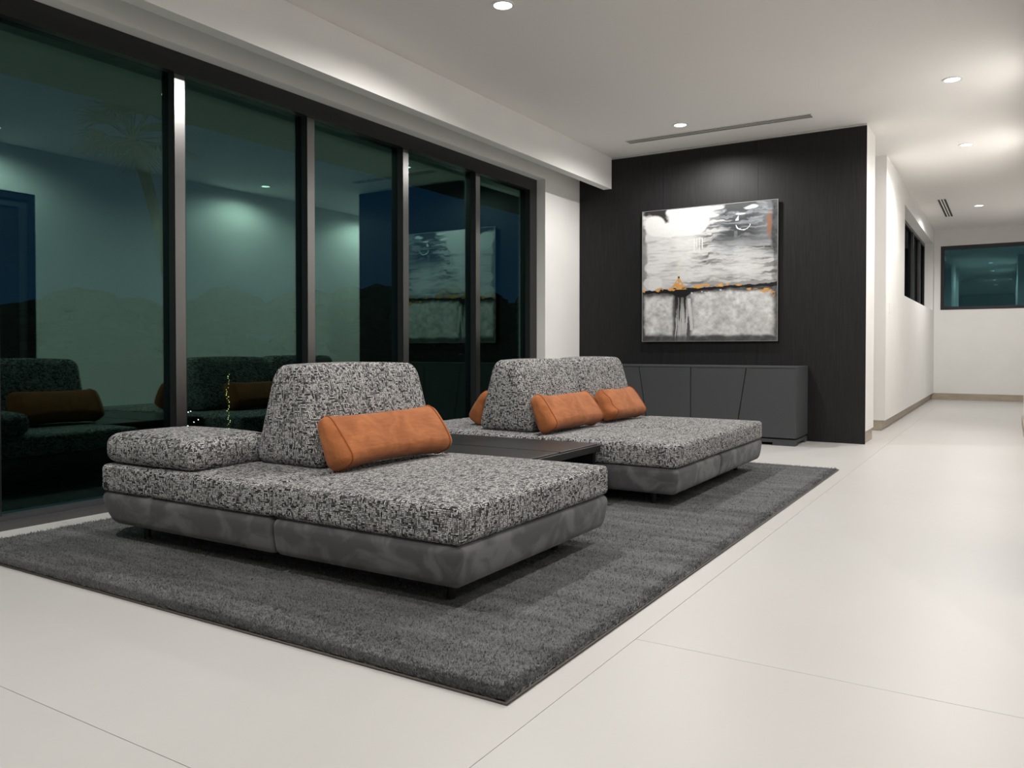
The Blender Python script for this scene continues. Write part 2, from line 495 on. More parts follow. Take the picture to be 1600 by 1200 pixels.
# end window
w3 = empty('window_3', (0, YE, ez0)); struct(w3, 'black framed window in the hall end wall reflecting ceiling lights')
yo = YE + 0.0
mb = MB().box(ex0, EX1, yo - 0.004, yo + 0.07, ez0, ez0 + 0.055).box(ex0, EX1, yo - 0.004, yo + 0.07, ez1 - 0.065, ez1).box(ex0, ex0 + 0.06, yo - 0.004, yo + 0.07, ez0 + .055, ez1 - .065).box(EX1 - .06, EX1, yo - 0.004, yo + 0.07, ez0 + .055, ez1 - .065).box(0.26, 0.32, yo - 0.004, yo + 0.07, ez0 + .055, ez1 - .065)
mb.build('frame', M['frame'], w3)
MB().box(ex0 + .06, 0.26, yo + 0.03, yo + 0.038, ez0 + .055, ez1 - .065).build('pane', M['glass_hall'], w3)
MB().box(0.32, EX1 - .06, yo + 0.03, yo + 0.038, ez0 + .055, ez1 - .065).build('pane', M['glass_hall'], w3)

# dark glazed door in the right wall (seen mirrored in the first pane)
d1 = empty('door_1', (XR, 4.0, 0)); struct(d1, 'dark glazed door in the wall opposite the windows')
MB().box(XR + 0.02, XR + 0.1, 3.45, 3.52, 0, 2.55).box(XR + 0.02, XR + 0.1, 4.55, 4.62, 0, 2.55).box(XR + 0.02, XR + 0.1, 3.52, 4.55, 2.48, 2.55).build('frame', M['frame'], d1)
MB().box(XR + 0.05, XR + 0.09, 3.52, 3.6, 0, 2.48).box(XR + 0.05, XR + 0.09, 4.47, 4.55, 0, 2.48).box(XR + 0.05, XR + 0.09, 3.6, 4.47, 0, 0.1).box(XR + 0.05, XR + 0.09, 3.6, 4.47, 2.4, 2.48).build('door_leaf', M['frame_grey'], d1)
MB().box(XR + 0.066, XR + 0.074, 3.6, 4.47, 0.1, 2.4).build('pane', M['slot'], d1)

# ------------------------------------------------------------------ downlights
def downlight(x, y, label, w=1.0):
    e = empty('downlight', (x, y, ZC)); tag(e, label, 'light', 'recessed ceiling downlights')
    MB().lathe(x, y, [(0.072, ZC - 0.001), (0.072, ZC - 0.006), (0.058, ZC - 0.006), (0.054, ZC - 0.001)], 32).build('trim_ring', M['white_metal'], e, smooth=False)
    MB().disc(x, y, ZC - 0.003, 0.055, 32).build('lens', M['lens'], e)
    l = bpy.data.lights.new('downlight_beam', 'SPOT')
    l.energy = LAMP_W * w; l.spot_size = math.radians(166); l.spot_blend = 0.5; l.shadow_soft_size = 0.0
    l.color = (1.0, 0.965, 0.93)
    lo = bpy.data.objects.new('downlight_beam', l); lo.location = (0, 0, -0.012)
    link(lo, e)
    return e
downlight(-2.685, 4.223, 'bright round downlight over the near end of the sofas, at the top of the photo', 1.15)
downlight(-2.675, 7.349, 'bright round downlight beside the long slot diffuser, above the painting', 0.95)
downlight(-0.40, 7.251, 'topmost bright downlight at the right edge of the main ceiling', 0.82)
downlight(-0.40, 9.627, 'middle of the three downlights leading into the hall', 0.92)
downlight(-0.40, 13.785, 'farthest downlight of the hall, beside the short three-slot diffuser', 1.15)
for (x, y, w_) in ((-2.68, 0.7, 1.3), (-0.40, 3.95, 0.78), (-0.40, 1.75, 0.74), (1.8, -0.6, 1.0)):  # first lamp is added to brighten the near floor; all stay out of view
    downlight(x, y, 'unseen round downlight in the ceiling behind or above the camera', w_)

# ------------------------------------------------------------------ slot diffusers
def diffuser(x0, x1, y0, y1, n, along, label):
    e = empty('slot_diffuser', ((x0 + x1) / 2, (y0 + y1) / 2, ZC)); tag(e, label, 'air vent')
    z = ZC - 0.001
    MB().box(x0, x1, y0, y1, z - 0.002, z).build('backing', M['slot'], e)
    fb = MB()
    t = 0.007
    fb.box(x0 - t, x0, y0 - t, y1 + t, z - 0.006, z).box(x1, x1 + t, y0 - t, y1 + t, z - 0.006, z).box(x0, x1, y0 - t, y0, z - 0.006, z).box(x0, x1, y1, y1 + t, z - 0.006, z)
    fb.build('frame', M['white_metal'], e)
    for k in range(1, n):
        if along == 'x':
            y = y0 + (y1 - y0) * k / n; b = MB().box(x0, x1, y - 0.0035, y + 0.0035, z - 0.006, z)
        else:
            x = x0 + (x1 - x0) * k / n; b = MB().box(x - 0.008, x + 0.008, y0, y1, z - 0.006, z)
        b.build('slot_bar', M['ceil'], e)
diffuser(-3.355, -1.548, 7.625, 7.735, 3, 'x', 'long narrow slot diffuser in the ceiling above the painting')
diffuser(-0.888, -0.782, 12.92, 14.66, 3, 'y', 'short three-slot ceiling diffuser in the hall')

# ------------------------------------------------------------------ switches
def switch(x, y, z, s, label):
    e = empty('light_switch', (x, y, z)); tag(e, label, 'switch')
    xa, xb = sorted((x, x + s * 0.008)); 
    MB().box(xa, xb, y - 0.04, y + 0.04, z - 0.06, z + 0.06).build('plate', M['white_metal'], e, bevel=0.002)
    xa, xb = sorted((x + s * 0.008, x + s * 0.013))
    MB().box(xa, xb, y - 0.018, y + 0.018, z - 0.035, z + 0.035).build('rocker', M['white_metal'], e)
switch(XH, 10.0, 1.365, 1, 'white light switch on the hall wall near its corner')
switch(XR, 4.95, 1.385, -1, 'white light switch mirrored in the left window pane')

# ------------------------------------------------------------------ rug
RX0, RX1, RY0, RY1 = -4.02, -1.073, 1.703, 6.343
rug = empty('rug', ((RX0 + RX1) / 2, (RY0 + RY1) / 2, 0)); tag(rug, 'large charcoal shag rug under the sofas', 'rug')
def grid_mesh(name, X, Y, Z, mat, parent):
    ny, nx = X.shape
    off = wloc(parent)
    co = np.stack([X - off[0], Y - off[1], Z - off[2]], -1).reshape(-1, 3)
    idx = np.arange(nx * ny).reshape(ny, nx)
    q = np.stack([idx[:-1, :-1], idx[:-1, 1:], idx[1:, 1:], idx[1:, :-1]], -1).reshape(-1, 4)
    me = bpy.data.meshes.new(name)
    me.vertices.add(len(co)); me.vertices.foreach_set('co', co.ravel())
    me.loops.add(q.size); me.loops.foreach_set('vertex_index', q.ravel())
    me.polygons.add(len(q)); me.polygons.foreach_set('loop_start', np.arange(0, q.size, 4))
    me.polygons.foreach_set('use_smooth', np.ones(len(q), bool))
    me.update(calc_edges=True); me.validate()
    me.materials.append(mat)
    return link(bpy.data.objects.new(name, me), parent)
gx = np.linspace(RX0 + 0.004, RX1 - 0.004, 250); gy = np.linspace(RY0 + 0.004, RY1 - 0.004, 390)
GX, GY = np.meshgrid(gx, gy)
ed = np.minimum(np.minimum(GX - RX0, RX1 - GX), np.minimum(GY - RY0, RY1 - GY))
GZ = 0.004 + 0.011 * np.clip(ed / 0.025, 0, 1) ** 0.5 + rng.uniform(-0.003, 0.003, GX.shape)
jx = rng.uniform(-0.003, 0.003, GX.shape); jy = rng.uniform(-0.003, 0.003, GX.shape)
inner = ed > 0.006
grid_mesh('pile_base', GX + jx * inner, GY + jy * inner, GZ, M['rug'], rug)
# tufts, denser towards the viewer
NT = 260000
px_ = rng.uniform(RX0 + 0.006, RX1 - 0.006, NT * 3); py_ = RY0 + 0.006 + (RY1 - RY0 - 0.012) * rng.uniform(0, 1, NT * 3) ** 1.7
edge_near = (RX1 - px_ < 0.05) | (py_ - RY0 < 0.05)
keep = rng.uniform(0, 1, NT * 3) < np.where(edge_near, 1.0, 0.30)
px_, py_ = px_[keep][:NT], py_[keep][:NT]
n = len(px_)
ang = rng.uniform(0, 2 * math.pi, n); w = rng.uniform(0.0012, 0.0026, n); h = rng.uniform(0.009, 0.017, n)
lean = rng.normal(0, 0.006, (n, 2))
base = np.stack([px_, py_, np.full(n, 0.008)], -1)
dx = np.stack([np.cos(ang) * w, np.sin(ang) * w, np.zeros(n)], -1)
tip = base + np.stack([lean[:, 0], lean[:, 1], h], -1)
co = np.stack([base - dx, base + dx, tip], 1).reshape(-1, 3) - np.array(wloc(rug))
me = bpy.data.meshes.new('pile')
me.vertices.add(3 * n); me.vertices.foreach_set('co', co.ravel())
me.loops.add(3 * n); me.loops.foreach_set('vertex_index', np.arange(3 * n))
me.polygons.add(n); me.polygons.foreach_set('loop_start', np.arange(0, 3 * n, 3))
me.update(calc_edges=True); me.materials.append(M['rug'])
tag(link(bpy.data.objects.new('pile', me), rug), kind='stuff')
zb = 0.004
MB().tube([(RX0, RY0, zb), (RX1, RY0, zb), (RX1, RY1, zb), (RX0, RY1, zb)], 0.0042, 6, closed=True).build('binding', M['binding'], rug, smooth=True)

# ------------------------------------------------------------------ sofas
ZT, ZS, ZBASE = 0.37, 0.239, 0.090     # seat top, seam, underside of base
XL, XM2, XM, XRT = -3.60, -3.242, -2.453, -1.544

def base_block(parent, x0, x1, y0, y1, sides):
    """suede base; sides = which ends are tapered and rounded (x0,x1,y0,y1)"""
    h = ZS - ZBASE
    P, F = soft_box(x1 - x0, y1 - y0, h, 0.03, 5)
    hx, hy = (x1 - x0) / 2, (y1 - y0) / 2
    t = np.clip((h / 2 - P[:, 2]) / h, 0, 1)
    t2 = t ** 2.2
    ins = 0.022
    fx = np.clip(np.abs(P[:, 0]) / hx, 0, 1) ** 6; fy = np.clip(np.abs(P[:, 1]) / hy, 0, 1) ** 6
    P[:, 0] += np.where(P[:, 0] < 0, sides[0], -sides[1]) * ins * t2 * fx
    P[:, 1] += np.where(P[:, 1] < 0, sides[2], -sides[3]) * ins * t2 * fy
    return soft_obj('base', P, F, ((x0 + x1) / 2, (y0 + y1) / 2, (ZS + ZBASE) / 2), M['suede'], parent, uv=False)

def cushion(parent, x0, x1, y0, y1, z0, z1, r=0.022, puff=0.012, name='seat_cushion'):
    g = 0.004
    P, F = soft_box(x1 - x0 - g, y1 - y0 - g, z1 - z0, r, 9, (0.004, 0.004, puff), 4)
    low = P[:, 2] < 0
    P[low, 2] = np.maximum(P[low, 2], -(z1 - z0) / 2)
    return soft_obj(name, P, F, ((x0 + x1) / 2, (y0 + y1) / 2, (z0 + z1) / 2), M['tweed'], parent)

def backrest(parent, y0, y1, x0=-2.96, x1=-2.525, tx0=-2.845, tx1=-2.66, zt=0.826, end0=1, end1=1):
    z0 = ZT + 0.004; H = zt - z0
    P, F = soft_box(x1 - x0, y1 - y0, H, 0.066, 9, (0.012, 0.006, 0.0), 3)
    t = (P[:, 2] + H / 2) / H
    c = np.clip(t, 0, 1)
    w0, w1 = (x1 - x0), (tx1 - tx0)
    xc = (1 - c) * (x0 + x1) / 2 + c * (tx0 + tx1) / 2
    P[:, 0] = P[:, 0] * ((1 - c) * w0 + c * w1) / w0 + xc
    ins = 0.035 * c ** 1.15
    fy = np.clip(np.abs(P[:, 1]) / ((y1 - y0) / 2), 0, 1) ** 2
    P[:, 1] += np.where(P[:, 1] < 0, end0, -end1) * ins * fy
    P[:, 2] += 0.012 * c * (1 - (P[:, 1] / ((y1 - y0) / 2)) ** 2)
    P[:, 1] += (y0 + y1) / 2
    P[:, 2] += z0 + H / 2
    return soft_obj('backrest', P, F, (0, 0, 0), M['tweed'], parent)

def legs(parent, pts):
    for (x, y) in pts:
        MB().lathe(x, y, [(0.0, ZBASE + 0.02), (0.016, ZBASE + 0.02), (0.016, 0.013), (0.0, 0.013)], 16).build('leg', M['leg'], parent, smooth=False)

# near sofa
YA0, YA1 = 2.159, 3.335
sofa = empty('modular_sofa', (-2.57, (YA0 + YA1) / 2, 0.0))
tag(sofa, 'grey tweed modular sofa nearest the camera, with one backrest and a raised armrest cushion', 'sofa', 'low modular sofas on the rug')
base_block(sofa, XL, XM - 0.002, YA0, YA1, (4.2, 0.0, 1, 1))
base_block(sofa, XM + 0.002, XRT, YA0, YA1, (0.0, 1, 1, 1))
c = cushion(sofa, XL, XM2, YA0, YA1, ZS + 0.003, ZT - 0.004)
MB().box(-3.565, -3.54, YA0 - 0.0045, YA0 - 0.002, 0.262, 0.285).build('fabric_tag', M['slot'], c)
cushion(sofa, XM2, XM, YA0, YA1, ZS + 0.003, ZT)
cushion(sofa, XM, XRT, YA0, YA1, ZS + 0.003, ZT + 0.002, puff=0.016)
cushion(sofa, -3.595, -2.94, YA0 + 0.008, 2.63, ZT + 0.006, 0.505, r=0.05, puff=0.018, name='armrest_cushion')
backrest(sofa, 2.49, 3.37, end1=0.6)
legs(sofa, [(-1.68, 2.30), (-1.70, 3.1), (-3.45, 2.3), (-3.45, 3.2)])

# far sofa
YC0, YCM, YC1 = 4.205, 5.02, 6.007
sofa2 = empty('modular_sofa', (-2.57, (YC0 + YC1) / 2, 0.0))
tag(sofa2, 'double-width grey tweed modular sofa near the sideboard, with two backrests', 'sofa', 'low modular sofas on the rug')
base_block(sofa2, XL, XM - 0.002, YC0, YC1, (4.2, 0, 1, 1))
base_block(sofa2, XM + 0.002, XRT, YC0, YCM - 0.002, (0, 1, 1, 0.0))
base_block(sofa2, XM + 0.002, XRT, YCM + 0.002, YC1, (0, 1, 0.0, 1))
cushion(sofa2, XL, XM, YC0, YCM, ZS + 0.003, ZT)
cushion(sofa2, XL, XM, YCM, YC1, ZS + 0.003, ZT)
cushion(sofa2, XM, XRT, YC0, YCM, ZS + 0.003, ZT + 0.002, puff=0.014)
cushion(sofa2, XM, XRT, YCM, YC1, ZS + 0.003, ZT + 0.002, puff=0.014)
backrest(sofa2, 4.315, 5.15, end1=0.7)
backrest(sofa2, 5.16, 6.0, end0=0.7, end1=0.8, zt=0.834)
legs(sofa2, [(-1.736, 4.346), (-1.70, 5.85), (-3.45, 4.35), (-3.45, 5.85)])

# ------------------------------------------------------------------ coffee table between the sofas
tz = 0.358
tb = empty('coffee_table', (-2.57, 3.77, 0)); tag(tb, 'low black coffee table with two dark wood panels between the sofas', 'table')
tx0, tx1, ty0, ty1 = -3.15, -2.0, 3.345, 4.195
MB().box(tx0, tx1, ty0, ty1, tz - 0.045, tz - 0.008).build('table_frame', M['tableframe'], tb, bevel=0.002)
MB().box(tx0 + 0.012, tx1 - 0.012, ty0 + 0.008, 3.718, tz - 0.010, tz).build('top_panel', M['tabletop'], tb, bevel=0.002)
MB().box(tx0 + 0.012, tx1 - 0.012, 3.732, ty1 - 0.012, tz - 0.010, tz).build('top_panel', M['tabletop'], tb, bevel=0.002)
MB().box(tx0 + 0.04, tx1 - 0.03, ty1 - 0.035, ty1 - 0.005, 0.014, tz - 0.045).build('side_panel', M['tableframe'], tb)
MB().box(tx0 + 0.04, tx1 - 0.03, ty0 + 0.005, ty0 + 0.035, 0.014, tz - 0.045).build('side_panel', M['tableframe'], tb)

# ------------------------------------------------------------------ lumbar pillows
def pillow(yc, ln, xb, side, label, ht=0.245, th=0.14, tilt=27, yaw=0, seed=0, crush=0.0):
    """side=+1: leans on the room side of a backrest, -1: on the window side"""
    P, F = soft_box(th, ln, ht, 0.045, 9, (0.016, 0.0, 0.0), 3)
    hy = ln / 2
    X0, Y0, Z0 = P[:, 0].copy() / th, P[:, 1].copy(), P[:, 2].copy() / ht
    ny = np.clip(np.abs(P[:, 1]) / hy, 0, 1)
    k = 0.90 + 0.10 * ny ** 3
    P[:, 2] *= k
    nzv = np.clip(P[:, 2] / (ht / 2), -1, 1)
    P[:, 0] *= 1 - 0.55 * np.clip((nzv + 1) / 2, 0, 1) ** 1.3
    fl_ = np.abs(P[:, 1]) > hy * 0.9
    P[:, 1] += np.sign(P[:, 1]) * 0.018 * ny ** 8 * (1 - nzv ** 2) * 0.6
    r2 = np.random.default_rng(seed)
    for _ in range(5):
        d = r2.normal(0, 1, 3); d /= np.linalg.norm(d); ph = r2.uniform(0, 6)
        P += np.outer(np.sin(P @ d * 26 + ph), d) * 0.0022
    if crush:
        q = np.clip((-P[:, 1] - hy * 0.45) / (hy * 0.55), 0, 1)
        P[:, 2] *= 1 - crush * q * 0.25
        P[:, 0] += 0.03 * crush * q * np.sin(P[:, 2] * 60)
    a = -math.radians(tilt) * side
    ca, sa = math.cos(a), math.sin(a)
    def place(Q):
        X = Q[:, 0] * ca + Q[:, 2] * sa; Z = -Q[:, 0] * sa + Q[:, 2] * ca
        Yv = Q[:, 1]
        cy_, sy_ = math.cos(yaw), math.sin(yaw)
        return np.stack([X * cy_ - Yv * sy_, X * sy_ + Yv * cy_, Z], -1)
    W = place(P)
    zoff = ZT + 0.010 - W[:, 2].min()
    loc = np.array([xb, yc, zoff])
    e = empty('lumbar_pillow', (xb, yc, ZT + 0.01)); tag(e, label, 'pillow', 'rust lumbar pillows on the sofas')
    soft_obj('cover', W, F, loc, M['rust'], e)
    # piping at both end panels, following the section of the cover
    for sg in (-1, 1):
        ring = np.where(np.abs(Y0 - sg * (hy - 0.045)) < 1e-4)[0]
        a_ = np.arctan2(Z0[ring], X0[ring]); ring = ring[np.argsort(a_)]
        cen = W[ring].mean(0)
        pts = cen + (W[ring] - cen) * 1.012 + loc
        MB().tube([tuple(p) for p in pts], 0.0035, 6, closed=True).build('piping', M['rust_dark'], e, smooth=True)
    return e
pillow(2.86, 0.78, -2.45, 1, 'rust suede lumbar pillow in front of the nearest backrest', seed=1)
pillow(4.65, 0.74, -2.455, 1, 'rust suede lumbar pillow on the room side of the double sofa, nearer of two', seed=2)
pillow(5.50, 0.60, -2.465, 1, 'short rust suede lumbar pillow at the far end of the double sofa', seed=3, crush=0.3)
pillow(3.07, 0.60, -3.06, -1, 'rust lumbar pillow behind the nearest backrest, seen mirrored in the left window pane', seed=4)
pillow(4.86, 0.70, -3.06, -1, 'rust lumbar pillow peeking out behind the double sofa on the window side', seed=5)
pillow(5.60, 0.70, -3.06, -1, 'rust lumbar pillow hidden behind the second backrest of the double sofa', seed=6)

# ------------------------------------------------------------------ sideboard
sb = empty('sideboard', (-2.68, 7.93, 0)); tag(sb, 'long matt grey sideboard with slanted door joints under the painting', 'sideboard')
sx0, sx1, sy0, sy1 = -3.686, -1.674, 7.678, 8.195
zb0, zb1 = 0.072, 0.74
MB().box(sx0, sx1, sy0 + 0.022, sy1, zb0, zb1).build('body', M['lacquer'], sb, bevel=0.002)
MB().box(sx0 + 0.02, sx1 - 0.02, sy0 + 0.02, sy1, 0.058, zb0).build('shadow_gap', M['gap'], sb)
pl = MB().box(sx0 + 0.005, sx1 - 0.005, sy0 + 0.006, sy1, 0.028, 0.058)
pl.build('plinth', M['lacquer'], sb)
for xa in (sx0 + 0.005, -2.78, sx1 - 0.21):
    wdt = 0.205
    MB().box(xa, xa + wdt, sy0 + 0.006, sy0 + 0.12, 0, 0.028).build('foot', M['lacquer'], sb)
    MB().box(xa, xa + wdt, sy1 - 0.12, sy1, 0, 0.028).build('foot', M['lacquer'], sb)
dz0, dz1 = zb0 + 0.001, zb1 - 0.020
g = 0.004
slR = (-2.132, -2.232); slL = (-3.228, -3.128)      # top, bottom of the slanted joints
def door(xbl, xbr, xtr, xtl):
    o = MB().prism([(xbl + g, dz0), (xbr - g, dz0), (xtr - g, dz1), (xtl + g, dz1)], 1, sy0, sy0 + 0.0215).build('door', M['lacquer'], sb, bevel=0.0012)
door(sx0 - g, slL[1], slL[0], sx0 - g)
door(slL[1], -2.68, -2.68, slL[0])
door(-2.68, slR[1], slR[0], -2.68)
door(slR[1], sx1 + g, sx1 + g, slR[0])
MB().box(sx0, sx1, sy0, sy0 + 0.022, dz1 + 0.004, zb1).build('top_rail', M['lacquer'], sb, bevel=0.0015)
MB().box(sx0 + 0.004, sx1 - 0.004, sy0 + 0.016, sy0 + 0.0222, dz0 + .002, dz1 + 0.004).build('joint_backing', M['gap'], sb)

# ------------------------------------------------------------------ painting
def vnoise(u, v, seed):
    r = np.random.default_rng(seed); T = r.uniform(0, 1, (257, 257)); T[-1] = T[0]; T[:, -1] = T[:, 0]
    u = np.mod(u, 256); v = np.mod(v, 256)
    i = np.floor(u).astype(int) % 256; j = np.floor(v).astype(int) % 256
    fu = u - np.floor(u); fv = v - np.floor(v)
    fu = fu * fu * (3 - 2 * fu); fv = fv * fv * (3 - 2 * fv)
    return (T[i, j] * (1 - fu) + T[i + 1, j] * fu) * (1 - fv) + (T[i, j + 1] * (1 - fu) + T[i + 1, j + 1] * fu) * fv
def fbm(u, v, seed, o=4):
    a = 0; amp = 0.5; tot = 0
    for k in range(o):
        a = a + amp * vnoise(u * 2 ** k + 11 * k, v * 2 ** k + 7 * k, seed + k); tot += amp; amp *= 0.55
    return a / tot
def sst(x, a, b):
    t = np.clip((x - a) / (b - a), 0, 1); return t * t * (3 - 2 * t)
PN = 380
s, t = np.meshgrid((np.arange(PN)) / (PN - 1), (np.arange(PN)) / (PN - 1))
wob = (fbm(s * 9, t * 9, 5) - 0.5)
wob2 = (fbm(s * 26, t * 26, 15) - 0.5)
streak = fbm(s * 5 + 2 * wob, t * 46 + 3 * wob, 31)
streakf = fbm(s * 12, t * 95, 37, 3)
mott = fbm(s * 14 + 2 * wob, t * 14, 51)
mottf = fbm(s * 40, t * 40, 57, 3)
# sky half: value map
val = 0.60 + 0.0 * s
val = val - 0.42 * sst(streak, 0.44, 0.66) * sst(s, 0.02, 0.45) * (1 - 0.35 * sst(t, 0.36, 0.55)) - 0.16 * sst(streakf, 0.5, 0.75)
darkUR = sst(s + 0.10 * wob + 0.25 * (streak - .5), 0.50, 0.62) * (1 - sst(t + 0.35 * (streak - 0.5), 0.20, 0.42))
val = val * (1 - darkUR) + darkUR * (0.06 + 0.22 * sst(streak, 0.5, 0.8) + 0.12 * sst(s, 0.8, 0.95))
corner = (1 - sst(s + 0.3 * wob, 0.16, 0.24)) * (1 - sst(t + 0.2 * wob, 0.055, 0.09))
val = val * (1 - corner) + corner * 0.025
cornL = (1 - sst(s + 0.12 * wob, 0.015, 0.04)) * (1 - sst(t, 0.5, 0.66))
val = val * (1 - cornL) + cornL * (0.10 + 0.25 * mott)
def blob(cs, ct, rs, rt, soft=0.12):
    return 1 - sst(np.sqrt(((s - cs + 0.03 * wob) / rs) ** 2 + ((t - ct + 0.03 * wob) / rt) ** 2), 1 - soft, 1 + soft)
wh = np.maximum.reduce([blob(0.10, 0.115, 0.078, 0.078), blob(0.24, 0.155, 0.16, 0.06), blob(0.36, 0.09, 0.15, 0.13), blob(0.44, 0.12, 0.06, 0.065), blob(0.36, 0.02, 0.17, 0.06),
                        blob(0.20, 0.33, 0.14, 0.10, 0.6) * 0.7, blob(0.33, 0.30, 0.13, 0.14, 0.6) * 0.9, blob(0.72, 0.40, 0.16, 0.10, .6) * .55, blob(0.76, 0.47, 0.13, 0.06, .6) * .8, blob(0.10, 0.43, 0.09, 0.05) * .8, blob(0.08, 0.55, 0.075, 0.05) * .75, blob(0.45, .50, .25, .035, .6) * .8])
val = val * (1 - wh) + wh * (0.72 - 0.10 * sst(streakf, .5, .75) * (t > .2))
for (cs, w_, t0, t1, c_) in ((0.405, .004, .23, .33, .74), (.425, .003, .23, .30, .76), (.445, .003, .23, .34, .74), (.465, .004, .23, .31, .76), (.225, .003, .03, .09, .95), (.24, .003, .02, .10, .95), (.255, .003, .03, .1, .95), (.43, .0025, .24, .31, .3), (.455, .0025, .24, .32, .3)):
    ln = (np.abs(s - cs) < w_) * (t > t0) * (t < t1); val = np.where(ln, c_, val)
# white wedge strokes near the dark zone
for (cs, ct, ls, lt) in ((.56, .015, .06, .012), (.53, .065, .05, .012), (.82, .035, .05, .014), (.74, .075, .035, .006)):
    val = np.maximum(val, 0.9 * blob(cs, ct, ls, lt, .4))
arc = np.abs(np.sqrt(((s - .76) / .052) ** 2 + ((t - .150) / .042) ** 2) - 1 + 0.9 * wob2) < 0.065
val = np.where(arc & (t > .158), 0.92, val)
val = np.where((np.abs(s - .728 + (t - .09) * .3) < .012 * sst(t, .085, .125)) & (t > .085) & (t < .125), .92, val)
val = np.where((np.abs(s - .71) < .012) & (t > .2) & (t < .25), .05 + .2 * mottf, val)
# right dark border
br_ = sst(s + 0.05 * wob, 0.945, 0.975) * (1 - sst(t, 0.30, 0.42)) + 0.6 * sst(s + 0.06 * wob2, 0.965, 0.985)
br_ = np.clip(br_, 0, 1)
val = val * (1 - br_) + br_ * (0.02 + 0.12 * mottf)
R = val.copy(); G = val * 0.995; B = val * 0.99
blu = darkUR * 0.8; R *= 1 - 0.10 * blu; B *= 1 + 0.10 * blu
def paint(mask, col):
    global R, G, B
    mask = np.clip(mask, 0, 1)
    R = R * (1 - mask) + mask * col[0]; G = G * (1 - mask) + mask * col[1]; B = B * (1 - mask) + mask * col[2]
paint(blob(.945, .17, .018, .09, .5) * .8, (.30, .13, .06))
# lower half
hl = 0.622 - 0.030 * s + 0.012 * wob
low = sst(t, hl - 0.002, hl + 0.006)
lv = 0.40 + 0.42 * (mott - 0.3) + 0.30 * (mottf - 0.5)
lb = np.maximum(np.clip(1 - sst(np.maximum(np.abs(s - .13) / .115, np.abs(t - .81) / .155) + .25 * wob, .80, 1.06), 0, 1), np.clip(1 - sst(np.maximum(np.abs(s - .675) / .305, np.abs(t - .80) / .165) + .22 * wob, .88, 1.05), 0, 1))
lowv = 0.035 + 0.12 * mottf + lb * (lv + 0.02)
drip = (s + 0.03 * wob > .25 + .012 * t) & (s + 0.03 * wob < .372 - .012 * t)
dn = 0.6 * vnoise(s * 95 + 1.5 * wob, t * 3.0, 77) + 0.4 * vnoise(s * 210 + 3 * wob, t * 6.0, 78)
dl = sst(t, .64, .90)
lowv = np.where(drip, np.where(dn + 0.26 * dl > 0.60, 0.22 + 0.6 * dn * dl, 0.015 + 0.06 * dl), lowv)
lowv = np.where((np.abs(s - .375 + .01 * np.sin(t * 12)) < .012) & (t > .68) & (t < .92), .62, lowv)
paint(low, (lowv, lowv * .995, lowv * .99))
bt = sst(t + 0.06 * wob, .955, .985); paint(bt * .85, (.03 + .1 * mottf, .03 + .1 * mottf, .03 + .1 * mottf))
# black horizon band and its pool
th_ = 0.010 + 0.012 * fbm(s * 7, t * 0, 91) + 0.028 * np.exp(-((s - .31) / .07) ** 2)
band = 1 - sst(np.abs(t - hl - 0.004 - 0.018 * np.exp(-((s - .31) / .07) ** 2)) + 0.02 * wob2, th_ * .7, th_)
paint(band, (.008, .008, .009))
# white flecks under the band
paint((1 - sst(np.abs(t - hl - .026), .004, .010)) * sst(mottf, .52, .62) * (s > .38) * (s < .62), (.8, .8, .78))
# gold
gold = lambda k: (0.50 + 0.28 * k, 0.235 + 0.20 * k, 0.05 + 0.10 * k)
gm = 1 - sst(np.abs(s - .285) / np.maximum((t - .515) / .10 * .075, 1e-4) + .5 * wob2, .8, 1.05)
paint(gm * (t > .515) * (t < .612 + .01 * wob) * sst(mottf, .30, .42), gold(mottf))
for (a, b_, off, h_) in ((0, .03, -.012, .018), (.10, .165, -.010, .016), (.20, .26, -.008, .014), (.39, .52, -.016, .018), (.55, .68, -.016, .016), (.70, .78, -.006, .007), (.79, .88, .028, .010), (.87, .96, .045, .018), (.955, .985, .075, .022)):
    c_, hw = (a + b_) / 2, (b_ - a) / 2
    mk = 1 - sst(((s - c_) / hw) ** 2 + ((t - hl - off) / h_) ** 2 + 1.8 * wob2, .6, 1.1)
    paint(mk * sst(mottf, .30, .45), gold(mottf))
paint(((np.abs(s - .292 - .004 * np.sin(t * 40)) < .004) & (t > .36) & (t < .52)) * sst(fbm(s * 3, t * 60, 99), .4, .55) * .6, (.75, .66, .40))
paint((((s - .287) / .008) ** 2 + ((t - .518) / .008) ** 2 < 1) * 1.0, (.03, .02, .015))

pt = empty('wall_painting', (-2.68, YB - 0.02, 0.984)); tag(pt, 'large square abstract painting in white, grey, black and gold', 'painting')
pX0, pX1, pZ0, pZ1 = -3.396, -1.958, 0.984, 2.392
PY = YB - 0.045
XX = pX0 + 0.005 + s * (pX1 - pX0 - 0.010); ZZ = pZ1 - 0.005 - t * (pZ1 - pZ0 - 0.010)
cv = grid_mesh('canvas', XX, np.full_like(XX, PY) - 0.0015 * mottf, ZZ, None or M['paint'], pt)
cv.data.flip_normals() if cv.data.polygons[0].normal.y > 0 else None
at = cv.data.color_attributes.new('paint', 'FLOAT_COLOR', 'POINT')
colr = np.stack([R, G, B, np.ones_like(R)], -1).clip(0.004, 0.95)
at.data.foreach_set('color', colr.reshape(-1).astype(np.float32))
m = new_mat('acrylic_canvas', (0.5, 0.5, 0.5), 0.45, spec=0.35)
an = N(m, 'ShaderNodeAttribute'); an.attribute_name = 'paint'
nz = N(m, 'ShaderNodeTexNoise'); nz.inputs['Scale'].default_value = 60
mxn = N(m, 'ShaderNodeMix', data_type='RGBA', blend_type='MULTIPLY'); mxn.inputs['Factor'].default_value = 0.15
